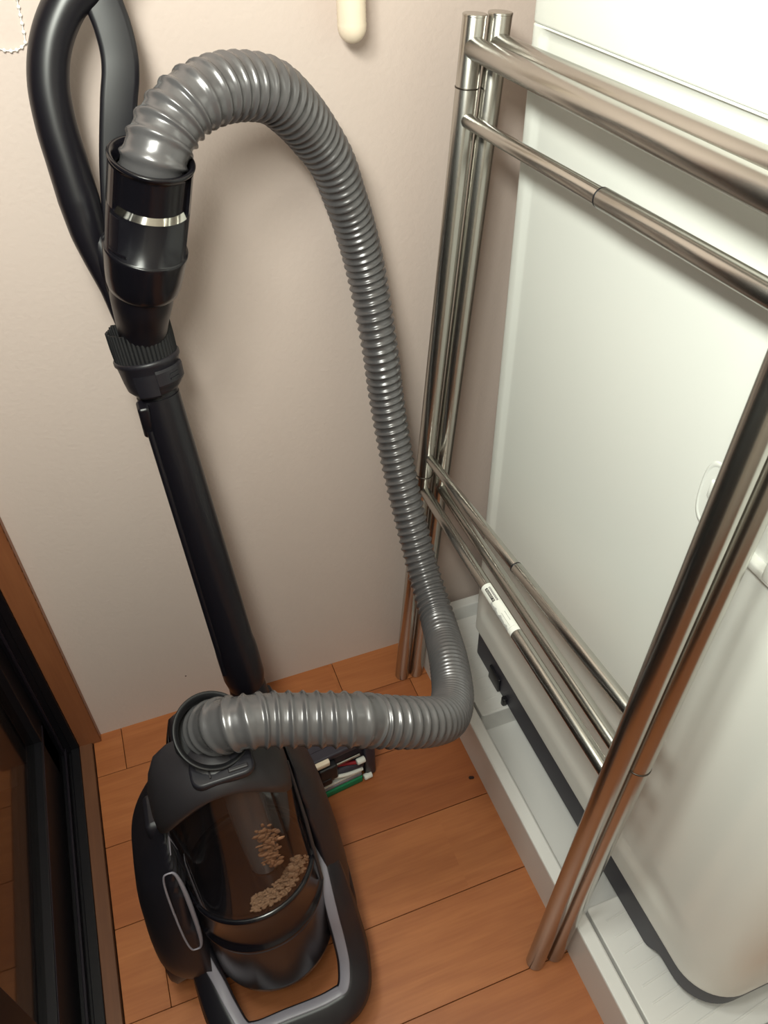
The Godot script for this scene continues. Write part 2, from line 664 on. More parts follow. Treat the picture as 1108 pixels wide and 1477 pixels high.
func build_rack() -> void:
	var t := Node3D.new()
	t.name = "folding_rack"
	add_child(t)
	tag(t, "folded brushed steel drying rack of round tubes leaning against the washing machine", "drying rack")
	var r := 0.0102
	var xb := [0.443, 0.4648]
	var zb := [0.0602, 0.063]
	var xf := [0.440, 0.4646]
	for k in 2:
		var st := begin()
		bar(st, back_post(xb[k], zb[k], 0.0005), back_post(xb[k], zb[k], 0.8655), r, 32)
		var p := put("post", st, mats.steel, t)
		st = begin()
		var top := back_post(xb[k], zb[k], 0.8648)
		lathe(st, top, Vector3(0.0752, 1, 0), [[0.0, r + 0.0003], [0.0012, r + 0.0003], [0.0018, r - 0.0004]], 32)
		put("end_cap", st, mats.steel, p)
		st = begin()
		bar(st, front_post(xf[k], 0.0005), front_post(xf[k], 0.874), r, 32)
		p = put("post", st, mats.steel, t)
		st = begin()
		lathe(st, front_post(xf[k], 0.8733), Vector3(0.0535, 1, 0), [[0.0, r + 0.0003], [0.0012, r + 0.0003], [0.0018, r - 0.0004]], 32)
		put("end_cap", st, mats.steel, p)
	# the turning sleeves of the middle panel, with the fine rings at their ends
	for y in [0.812, 0.3905]:
		var st := begin()
		lathe(st, back_post(xb[0], zb[0], y), Vector3(0.0752, 1, 0), [[-0.0007, r - 0.0004], [-0.0006, r + 0.0005], [0.0006, r + 0.0005], [0.0007, r - 0.0004]], 32, false, false)
		put("joint_ring", st, mats.steel_dark, t)
	for y in [0.812, 0.402]:
		var st := begin()
		lathe(st, front_post(xf[1], y), Vector3(0.0535, 1, 0), [[-0.0007, r - 0.0004], [-0.0006, r + 0.0005], [0.0006, r + 0.0005], [0.0007, r - 0.0004]], 32, false, false)
		put("joint_ring", st, mats.steel_dark, t)
	# fixed rails of the two side frames
	for k in 2:
		var st := begin()
		bar(st, back_post(xb[k], zb[k], 0.8425 + 0.001 * k), front_post(xf[k], 0.8535 + 0.001 * k), 0.0088, 28)
		put("rail", st, mats.steel, t)
		st = begin()
		var low := [back_post(xb[k], zb[k], 0.3685), front_post(xf[k], 0.394 - 0.0065 * k)]
		bar(st, low[0], low[1], 0.0066, 28)
		var rail := put("rail", st, mats.steel, t)
		if k == 0:
			rack_sticker(low[0], low[1], rail)
	# telescoping rails of the middle panel
	telescope(t, back_post(xb[0], zb[0], 0.787), front_post(xf[1], 0.7984), 0.0062, 0.0073, 0.515)
	telescope(t, back_post(xb[0], zb[0], 0.419), front_post(xf[1], 0.442), 0.0054, 0.0064, 0.50)


func telescope(t: Node, a: Vector3, b: Vector3, thin: float, thick: float, at: float) -> void:
	var m := a.lerp(b, at)
	var d := (b - a).normalized()
	var st := begin()
	bar(st, a, m + d * 0.02, thin, 28)
	var inner := put("sliding_rail", st, mats.steel, t)
	st = begin()
	lathe(st, m - d * 0.0016, d, [[0.0, thin - 0.0002], [0.0001, thick - 0.0001], [0.0015, thick - 0.0001], [0.0018, thin]], 28, false, false)
	put("seal_ring", st, mats.black, inner)
	st = begin()
	bar(st, m, b, thick, 28, 0.0005)
	put("sliding_rail", st, mats.steel, t)


func rack_sticker(a: Vector3, b: Vector3, parent: Node) -> void:
	var d := (b - a).normalized()
	var p0 := a + d * ((0.2475 - a.z) / d.z)
	var p1 := a + d * ((0.317 - a.z) / d.z)
	var side := d.cross(Vector3.UP).normalized()
	if side.x > 0:
		side = -side
	var up := side.cross(d).normalized()
	if up.y < 0:
		up = -up
	var st := begin()
	var n := 18
	var rr := 0.0066 + 0.00035
	var m := 44
	var tear := FastNoiseLite.new()
	tear.seed = 5
	tear.frequency = 0.16
	for j in m:
		for i in n:
			var q := []
			for e in [[0, 0], [1, 0], [1, 1], [0, 1]]:
				var u := float(j + e[0]) / m
				var torn := 0.0
				if u > 0.3 and u < 0.97:
					torn = 0.14 + 0.14 * tear.get_noise_1d(u * 60.0)
				var v := lerpf(0.0, 1.0 - torn, float(i + e[1]) / n)
				var ang := lerpf(-0.5, 2.75, v)       # from behind the top round to below, on the room's side
				var lift := 0.0
				if u > 0.34 and u < 0.93 and v > 0.42:
					lift = 0.0009 * absf(tear.get_noise_2d(u * 90.0, v * 22.0)) * sstep(0.42, 0.6, v)
				q.append([p0.lerp(p1, u) + (up * cos(ang) + side * sin(ang)) * (rr + lift), Vector2(u, v)])
			for k in [0, 2, 1, 0, 3, 2]:
				st.set_smooth_group(0)
				st.set_uv(q[k][1])
				st.add_vertex(q[k][0])
	var im := Image.create(440, 240, false, Image.FORMAT_RGB8)
	im.fill(Color8(246, 246, 240))
	# torn and rubbed lower area
	for y in 240:
		for x in 440:
			var u := x / 440.0
			var v := y / 240.0
			if u > 0.33 and u < 0.9 and v > 0.46 + 0.14 * tear.get_noise_1d(u * 40.0) + 0.12 * (u - 0.33):
				var g := 0.76 + 0.16 * tear.get_noise_2d(x * 0.6, y * 0.8)
				im.set_pixel(x, y, Color(g, g, g * 0.99))
	# two printed blocks with small unreadable characters, and fine print
	im.fill_rect(Rect2i(34, 68, 124, 36), Color8(34, 32, 30))
	im.fill_rect(Rect2i(34, 32, 130, 24), Color8(150, 148, 146))
	var rg := RandomNumberGenerator.new()
	rg.seed = 4
	for k in 6:
		var x := 44 + k * 19
		im.fill_rect(Rect2i(x, 73, 3, 26), Color8(236, 234, 228))
		im.fill_rect(Rect2i(x, 73 + rg.randi() % 3 * 11, 12, 4), Color8(236, 234, 228))
		if rg.randf() > 0.4:
			im.fill_rect(Rect2i(x + 9, 73, 3, 26), Color8(236, 234, 228))
	for k in 8:
		var x := 42 + k * 15
		im.fill_rect(Rect2i(x, 36, 2, 16), Color8(228, 226, 222))
		im.fill_rect(Rect2i(x, 36 + rg.randi() % 2 * 12, 9, 3), Color8(228, 226, 222))
	for k in 12:
		im.fill_rect(Rect2i(268 + k * 7, 44, 4, 6), Color8(90, 88, 86))
	for k in 17:
		im.fill_rect(Rect2i(270 + k * 7, 84, 4, 5), Color8(110, 108, 104))
	im.fill_rect(Rect2i(398, 40, 2, 160), Color8(190, 190, 186))
	var m2 := mat(Color.WHITE, 0.55)
	m2.albedo_texture = ImageTexture.create_from_image(im)
	var o := put("price_sticker", st, m2, parent)
	o.set_meta("label", "torn white printed sticker wrapped round the lower rail")


# ------------------------------------------------------------------ vacuum cleaner
func build_vacuum() -> void:
	var t := Node3D.new()
	t.name = "vacuum_cleaner"
	t.position = Vector3(0.157, 0, 0.4147)
	add_child(t)
	tag(t, "black canister vacuum cleaner with grey ribbed hose and upright wand, standing on end", "vacuum cleaner")
	build_hose(t)
	build_handle(t)
	build_wand(t)
	build_nozzle(t)
	build_canister(t)


func shifted(o: MeshInstance3D, t: Node3D) -> MeshInstance3D:
	o.position = -t.position
	return o


func build_hose(t: Node3D) -> void:
	# centre, radius and rib spacing along the hose, from the handle to the canister
	var h := [[0.2125, 0.7830, 0.1445, 0.0232, 0.0100], [0.2165, 0.7990, 0.1495, 0.0236, 0.0104], [0.2222, 0.8130, 0.1520, 0.0239, 0.0112], [0.2281, 0.8223, 0.1500, 0.0239, 0.0112], [0.2375, 0.8325, 0.1440, 0.0236, 0.0110], [0.2502, 0.8415, 0.1380, 0.0235, 0.0104], [0.2662, 0.8469, 0.1315, 0.0234, 0.0097],
		[0.2907, 0.8470, 0.1181, 0.0238, 0.0089], [0.3198, 0.8385, 0.1037, 0.0235, 0.0088], [0.3411, 0.8193, 0.0878, 0.0228, 0.0087], [0.3599, 0.7958, 0.0713, 0.0222, 0.0085], [0.3786, 0.7667, 0.0593, 0.0209, 0.0084],
		[0.3916, 0.7329, 0.0490, 0.0205, 0.0082], [0.4043, 0.6942, 0.0402, 0.0204, 0.0079], [0.4152, 0.6430, 0.0383, 0.0204, 0.0083], [0.4215, 0.5696, 0.0532, 0.0196, 0.0087], [0.4257, 0.5035, 0.0621, 0.0198, 0.0088],
		[0.4294, 0.4267, 0.0892, 0.0196, 0.0087], [0.4332, 0.3394, 0.1435, 0.0194, 0.0089], [0.4304, 0.3052, 0.1984, 0.0203, 0.0084], [0.4207, 0.3101, 0.2431, 0.0206, 0.0076],
		[0.4071, 0.3316, 0.2858, 0.0206, 0.0065], [0.3891, 0.3477, 0.3350, 0.0210, 0.0061], [0.3680, 0.3709, 0.3687, 0.0217, 0.0064], [0.3460, 0.3966, 0.3861, 0.0219, 0.0073], [0.3176, 0.4180, 0.3916, 0.0226, 0.0088],
		[0.2895, 0.4347, 0.3910, 0.0228, 0.0097], [0.2691, 0.4477, 0.3908, 0.0232, 0.0112], [0.2122, 0.4585, 0.3765, 0.0232, 0.0112], [0.1880, 0.4630, 0.3730, 0.0229, 0.0112], [0.1695, 0.4560, 0.3645, 0.0232, 0.0110], [0.1570, 0.4330, 0.3480, 0.0226, 0.0105]]
	var pts := []
	var rr := []
	var pp := []
	for q in h:
		pts.append(Vector3(q[0], q[1], q[2]))
		rr.append(q[3])
		pp.append(q[4])
	pts = spline(pts, 24)
	rr = spline_values(rr, 24)
	pp = spline_values(pp, 24)
	var rows := []
	var segs := 30
	var n1: Vector3 = frame_of(pts[1] - pts[0])[0]
	var phase := 0.0
	var i := 0
	var along := 0.0
	var last_t: Vector3 = (pts[1] - pts[0]).normalized()
	while i < pts.size() - 1:
		var seg: Vector3 = pts[i + 1] - pts[i]
		var f := along / maxf(seg.length(), 1e-6)
		var p: Vector3 = pts[i] + seg * f
		var r := lerpf(rr[i], rr[i + 1], f)
		var pitch := lerpf(pp[i], pp[i + 1], f)
		var tdir: Vector3 = seg.normalized().lerp((pts[mini(i + 2, pts.size() - 1)] - pts[mini(i + 1, pts.size() - 2)]).normalized(), f).normalized()
		last_t = tdir
		n1 = (n1 - tdir * n1.dot(tdir)).normalized()
		var n2 := tdir.cross(n1)
		var row := PackedVector3Array()
		for k in segs:
			var a := TAU * k / segs
			var x := fposmod(phase - float(k) / segs, 1.0) - 0.5
			var dist := x * pitch / 0.0021
			var b := exp(-dist * dist * 1.1)
			var hollow := 0.0014 * cos(x * TAU) * -0.12
			var q := r - 0.0026 * (1.0 - b) + hollow
			row.append(p + (n1 * cos(a) + n2 * sin(a)) * q)
		rows.append(row)
		var step := pitch / 10.0
		phase += 0.1
		along += step
		while i < pts.size() - 1 and along > (pts[i + 1] - pts[i]).length():
			along -= (pts[i + 1] - pts[i]).length()
			i += 1
	var st := begin()
	skin(st, rows)
	var o := shifted(put("hose", st, mats.hose, t), t)
	o.set_meta("label", "silver grey ribbed flexible hose")


func build_handle(t: Node3D) -> void:
	var a := Vector3(0.2226, 0.8180, 0.1520)
	var b := Vector3(0.1938, 0.6990, 0.1250)
	var ax := (b - a).normalized()
	var to_cam := Vector3(0, 0.25, 1)
	# inner socket the hose plugs into
	var st := begin()
	lathe(st, a, ax, [[0.0113, 0.0242], [0.0004, 0.0268], [0.0, 0.0292], [0.0010, 0.0300], [0.0026, 0.0298], [0.0042, 0.0276], [0.0070, 0.0268], [0.0740, 0.0268]], 48, false, false)
	var socket := shifted(put("hose_socket", st, mats.gloss, t), t)
	# outer barrel: open window in front over the swivel
	st = begin()
	lathe(st, a, ax, [[0.0342, 0.0266], [0.0344, 0.0292], [0.0350, 0.0296], [0.0700, 0.0294], [0.0703, 0.0308], [0.0712, 0.0315], [0.0722, 0.0315], [0.0766, 0.0311], [0.0915, 0.0298], [0.1015, 0.0286], [0.1065, 0.0272], [0.1090, 0.0250], [0.1100, 0.0220]], 48, false, true)
	put("barrel", st, mats.gloss, socket)
	st = begin()
	arc_sweep(st, a, ax, to_cam, [[0.0052, 0.0270], [0.0052, 0.0290], [0.0342, 0.0296], [0.0342, 0.0266]], 1.05, TAU - 1.15, 30)
	put("barrel_back", st, mats.gloss, socket)
	st = begin()
	var n := 24
	for k in n:
		var rows := []
		var f := frame_of(ax, to_cam)
		var quadp := []
		for e in [[k, 0], [k + 1, 0], [k + 1, 1], [k, 1]]:
			var g: float = lerpf(-1.02, 0.95, float(e[0]) / n)
			var dir: Vector3 = f[0] * cos(g) + f[1] * sin(g)
			quadp.append(a + ax * (0.0305 if e[1] == 0 else 0.0348) + dir * (0.0270 if e[1] == 0 else 0.0299))
		quad(st, quadp[0], quadp[3], quadp[2], quadp[1], 0)
	put("chrome_edge", st, mats.chrome, socket).set_meta("label", "polished chrome edge round the swivel")
	# release button window on the side
	st = begin()
	arc_sweep(st, a, ax, to_cam, [[0.0383, 0.0294], [0.0383, 0.0301], [0.0666, 0.0301], [0.0666, 0.0294]], 0.80, 1.12, 8)
	arc_sweep(st, a, ax, to_cam, [[0.0648, 0.0294], [0.0648, 0.0304], [0.0666, 0.0304], [0.0666, 0.0294]], 0.55, 1.12, 8)
	put("slide_catch", st, mats.wand, socket)
	# elbow down to the wand
	st = begin()
	var elbow := spline([Vector3(0.2000, 0.7300, 0.1320), Vector3(0.1950, 0.7050, 0.1250), Vector3(0.1908, 0.6780, 0.1150), Vector3(0.1885, 0.6500, 0.1080), Vector3(0.1895, 0.6200, 0.1130), Vector3(0.1908, 0.590, 0.1195)], 6)
	tube(st, elbow, spline_values([0.0262, 0.0245, 0.0208, 0.0185, 0.0180, 0.0186], 6), 32)
	shifted(put("elbow", st, mats.wand, t), t)
	# thick rounded grip and the flat strap that closes the loop
	st = begin()
	var gp := spline([Vector3(0.2240, 0.9200, 0.0535), Vector3(0.2077, 0.9056, 0.0561), Vector3(0.1926, 0.8951, 0.0582), Vector3(0.1773, 0.8748, 0.0624), Vector3(0.1682, 0.8506, 0.0673), Vector3(0.1656, 0.8240, 0.0727), Vector3(0.1664, 0.7984, 0.0779), Vector3(0.1674, 0.7721, 0.0833), Vector3(0.1680, 0.7480, 0.0885), Vector3(0.1700, 0.7270, 0.0935), Vector3(0.1726, 0.7030, 0.0981), Vector3(0.1745, 0.6750, 0.1030), Vector3(0.1775, 0.6450, 0.1080)], 8)
	tube(st, gp, spline_values([0.0120, 0.0135, 0.0140, 0.0142, 0.0145, 0.0148, 0.0152, 0.0156, 0.0138, 0.0110, 0.0075, 0.0050, 0.0030], 8), 28)
	var grip := shifted(put("grip", st, mats.wand, t), t)
	st = begin()
	var sp := spline([Vector3(0.2310, 0.9300, 0.0520), Vector3(0.2200, 0.9150, 0.0545), Vector3(0.2185, 0.8970, 0.0580), Vector3(0.2208, 0.8812, 0.0611), Vector3(0.2214, 0.8651, 0.0643), Vector3(0.2190, 0.8507, 0.0673), Vector3(0.2123, 0.8303, 0.0714), Vector3(0.2000, 0.7856, 0.0805), Vector3(0.1899, 0.7300, 0.0950), Vector3(0.1890, 0.6900, 0.1080)], 8)
	var nrm := Vector3(0, 0.2, 0.98).normalized()
	var rows := []
	for i in sp.size():
		var tt: Vector3 = (sp[mini(i + 1, sp.size() - 1)] - sp[maxi(i - 1, 0)]).normalized()
		var wdir := nrm.cross(tt).normalized()
		var row := PackedVector3Array()
		var hw := 0.0132
		var ht := 0.0042
		for e in [[1, 0.55], [0.9, 0.9], [0.7, 1], [-0.7, 1], [-0.9, 0.9], [-1, 0.55], [-1, -0.55], [-0.9, -0.9], [-0.7, -1], [0.7, -1], [0.9, -0.9], [1, -0.55]]:
			row.append(sp[i] + wdir * hw * e[0] - tt.cross(wdir).normalized() * ht * e[1])
		row.reverse()
		rows.append(row)
	skin(st, rows)
	put("strap", st, mats.wand, grip)
	# lower gusset where grip, strap and barrel meet
	st = begin()
	tube(st, [Vector3(0.1720, 0.7480, 0.0900), Vector3(0.1800, 0.7200, 0.0990), Vector3(0.1850, 0.6900, 0.1080), Vector3(0.1868, 0.6500, 0.1100)], [0.0095, 0.0120, 0.0130, 0.0120], 20)
	put("gusset", st, mats.wand, grip)


const WAND_A := Vector3(0.19115, 0.57683, 0.12295)
const WAND_D := Vector3(0.01362, -0.27734, 0.05646)


func wand_at(s: float) -> Vector3:
	return WAND_A + WAND_D * s


func build_wand(t: Node3D) -> void:
	var d := WAND_D.normalized()
	var front := Vector3(0.25, 0.2, 1)
	var st := begin()
	tube(st, [wand_at(-0.12), wand_at(0.0), wand_at(0.90), wand_at(0.93), wand_at(0.96), wand_at(1.08), wand_at(1.10), wand_at(1.13)], [0.0188, 0.0190, 0.0212, 0.0222, 0.0226, 0.0226, 0.0216, 0.0200], 40, true, 1.0, front)
	var w := shifted(put("wand", st, mats.wand, t), t)
	# side rib along the tube
	st = begin()
	var f := frame_of(d, front)
	var side: Vector3 = f[1]
	if side.x > 0:
		side = -side
	var ribp := []
	for k in 9:
		var s := lerpf(-0.02, 1.02, k / 8.0)
		ribp.append(wand_at(s) + side * (0.0178 + 0.0028 * s) + f[0] * 0.006)
	tube(st, ribp, 0.0034, 12)
	put("wire_rib", st, mats.wand, w)
	# lower joint
	st = begin()
	tube(st, [wand_at(1.10), wand_at(1.14), wand_at(1.20), wand_at(1.27), wand_at(1.34), wand_at(1.42)], [0.0190, 0.0205, 0.0215, 0.0232, 0.0240, 0.0200], 32, true, 1.0, front)
	put("lower_joint", st, mats.wand, w)
	st = begin()
	var b0: Vector3 = wand_at(1.245) - side * 0.0205
	rbox(st, b0, Vector3(0.012, 0.018, 0.016), 0.003, 0.002, 0, Basis(Vector3.FORWARD, -0.25))
	put("release_pedal", st, mats.wand, w)
	# dusting brush parked round the top of the wand
	var c := wand_at(-0.285)
	st = begin()
	lathe(st, wand_at(-0.252), d, [[0.0, 0.0215], [0.0, 0.0272], [0.0015, 0.0284], [0.004, 0.0284], [0.006, 0.0268], [0.020, 0.0252], [0.028, 0.0238], [0.032, 0.0205]], 40, true, true)
	var brush := put("dusting_brush", st, mats.body, w)
	brush.position = Vector3.ZERO
	st = begin()
	var n := 46
	for k in n:
		var a := TAU * k / n
		var dir: Vector3 = f[0] * cos(a) + f[1] * sin(a)
		var lean := 0.96 + 0.05 * rng.randf()
		var root := wand_at(-0.245) + dir * 0.0252
		var tip := wand_at(-0.337) + dir * (0.0262 * lean) - d * rng.randf() * 0.0016
		tube(st, [root, root.lerp(tip, 0.5), tip], [0.0019, 0.0020, 0.0014], 6)
	var bristles := put("bristles", st, mats.bristle, brush)
	bristles.set_meta("kind", "stuff")
	# clip plate with a raised thumb pad and two short bars
	st = begin()
	arc_sweep(st, wand_at(-0.222), d, front, [[0.0, 0.0240], [0.0, 0.0280], [0.0025, 0.0286], [0.0135, 0.0280], [0.016, 0.0266], [0.016, 0.0240]], -1.0, 0.15, 16)
	arc_sweep(st, wand_at(-0.212), d, front, [[0.0, 0.0240], [0.0, 0.0268], [0.019, 0.0256], [0.021, 0.0238]], 0.15, 0.9, 14)
	put("thumb_clip", st, mats.body, brush)
	st = begin()
	for k in 2:
		arc_sweep(st, wand_at(-0.222) + d * (0.0055 + 0.004 * k), d, front, [[0.0, 0.0270], [0.0, 0.0290], [0.0012, 0.0290], [0.0012, 0.0270]], -0.62, -0.28, 6)
	put("clip_mark", st, mats.black, brush)
	# long tail of the clip on the side
	st = begin()
	rbox(st, wand_at(-0.06) + side * 0.0178 + f[0] * 0.004, Vector3(0.010, 0.035, 0.014), 0.003, 0.002, 0, Basis(Vector3.RIGHT, 0.2))
	put("clip_tail", st, mats.wand, brush)


func build_nozzle(t: Node3D) -> void:
	var place := Node3D.new()
	place.free()
	var at := Vector3(0.226, 0, 0.2135)
	var turn := 0.117
	# floor head standing on its edge, its sole turned to the room
	var st := begin()
	rbox(st, Vector3(0, 0.044, -0.028), Vector3(0.25, 0.084, 0.040), 0.010, 0.004)
	rbox(st, Vector3(0, 0.082, -0.010), Vector3(0.25, 0.010, 0.016), 0.003, 0.002)
	rbox(st, Vector3(0.118, 0.042, -0.006), Vector3(0.016, 0.078, 0.014), 0.004, 0.002)
	rbox(st, Vector3(-0.118, 0.042, -0.006), Vector3(0.016, 0.078, 0.014), 0.004, 0.002)
	var o := put("floor_head", st, mats.nozzle, t)
	o.position = at - t.position
	o.rotation.y = turn
	# neck up to the wand
	st = begin()
	tube(st, spline([Vector3(-0.005, 0.185, -0.004), Vector3(-0.004, 0.13, -0.004), Vector3(0.0, 0.09, -0.02), Vector3(0.0, 0.06, -0.034)], 6), 0.019, 24)
	put("neck", st, mats.wand, o)
	for q in [["edge_strip", mats.green, 0.007, 0.012, 0.010], ["lip_strip", mats.grey_trim, 0.0165, 0.0055, 0.006], ["lip_strip", mats.white, 0.0225, 0.0045, 0.005]]:
		st = begin()
		rbox(st, Vector3(-0.008, q[2], -0.004), Vector3(0.224, q[3], q[4] + 0.006), 0.002, 0.0012)
		put(q[0], st, q[1], o)
	# brush roll: a shaft with winding rows of red and white bristle
	st = begin()
	bar(st, Vector3(-0.108, 0.034, -0.008), Vector3(0.108, 0.034, -0.008), 0.0085, 20)
	var roll := put("brush_roll", st, mats.nozzle, o)
	for c in [[mats.red, 0.0], [mats.white, PI], [mats.red, PI * 0.5]]:
		st = begin()
		var path := []
		for k in 40:
			var u := k / 39.0
			var a: float = c[1] + u * TAU * 1.0 - 0.9
			path.append(Vector3(lerpf(-0.105, 0.105, u), 0.034 + 0.0105 * cos(a), -0.008 + 0.0105 * sin(a)))
		tube(st, path, 0.0028, 8)
		put("bristle_row", st, c[0], o)
	# steel axle, bracket, blocks and small wheels of the sole
	st = begin()
	bar(st, Vector3(-0.10, 0.060, -0.003), Vector3(0.104, 0.060, -0.003), 0.0022, 12, 0.0004)
	put("axle", st, mats.steel, o)
	st = begin()
	rbox(st, Vector3(0.056, 0.058, -0.002), Vector3(0.026, 0.030, 0.016), 0.003, 0.002)
	rbox(st, Vector3(0.052, 0.043, -0.002), Vector3(0.016, 0.014, 0.018), 0.003, 0.002)
	put("bracket", st, mats.black, o)
	st = begin()
	rbox(st, Vector3(0.016, 0.062, -0.001), Vector3(0.034, 0.040, 0.018), 0.003, 0.002)
	rbox(st, Vector3(-0.05, 0.062, -0.004), Vector3(0.07, 0.036, 0.014), 0.003, 0.002)
	put("sole_block", st, mats.nozzle, o)
	st = begin()
	rbox(st, Vector3(0.045, 0.081, 0.0), Vector3(0.030, 0.008, 0.008), 0.002, 0.001)
	put("felt_pad", st, mats.cream, o)
	for p in [[0.103, 0.052], [0.112, 0.006], [-0.103, 0.052], [-0.112, 0.006]]:
		st = begin()
		bar(st, Vector3(p[0] - 0.006, p[1], 0.002), Vector3(p[0] + 0.006, p[1], 0.002), 0.0045, 16)
		put("roller", st, mats.white, o)


const SHELL := [[0.0, 0.088], [0.02, 0.098], [0.05, 0.104], [0.10, 0.106], [0.15, 0.105], [0.20, 0.1015], [0.25, 0.096], [0.29, 0.089], [0.32, 0.081], [0.345, 0.073], [0.37, 0.063], [0.39, 0.054], [0.41, 0.043], [0.425, 0.034]]


func half_width(y: float) -> float:
	for i in SHELL.size() - 1:
		if y <= SHELL[i + 1][0]:
			return lerpf(SHELL[i][1], SHELL[i + 1][1], (y - SHELL[i][0]) / (SHELL[i + 1][0] - SHELL[i][0]))
	return SHELL[SHELL.size() - 1][1]


func shell_ring(y: float, grow := 0.0) -> PackedVector3Array:
	var hr := half_width(y) + grow
	var hl := hr * (1.0 - 0.34 * sstep(0.24, 0.36, y)) + 0.006 * (1.0 - sstep(0.2, 0.3, y))
	var zf := 0.022 - 0.055 * (1.0 - sstep(0.0, 0.13, y)) - 0.012 * sstep(0.36, 0.43, y) + grow
	var zb := -0.135 + 0.03 * (1.0 - sstep(0.0, 0.08, y)) + 0.082 * sstep(0.24, 0.41, y) - grow
	var zm := (zf + zb) / 2
	var hz := (zf - zb) / 2
	var out := PackedVector3Array()
	var n := 72
	for i in n:
		var a := TAU * i / n
		var ca := cos(a)
		var sa := sin(a)
		var p := Vector3(signf(ca) * pow(absf(ca), 0.62) * (hr if ca > 0 else hl), y, zm - signf(sa) * pow(absf(sa), 0.62) * hz)
		# the hollow in which the dust cup stands
		var rr := 0.0598 + cup_r(y)
		var dx := p.x - cup_x(y)
		if p.z > zm and absf(dx) < rr and y > 0.085:
			p.z = minf(p.z, -sqrt(maxf(rr * rr - dx * dx, 0.0)))
		out.append(p)
	return out


func cup_x(y: float) -> float:
	return 0.012 * (0.42 - y) / 0.31


func cup_r(y: float) -> float:
	return 0.005 * clampf((0.42 - y) / 0.31, 0.0, 1.0)


func cup_profile(prof: Array) -> Array:
	var out := []
	for p in prof:
		out.append([p[0], p[1] + cup_r(p[0])])
	return out


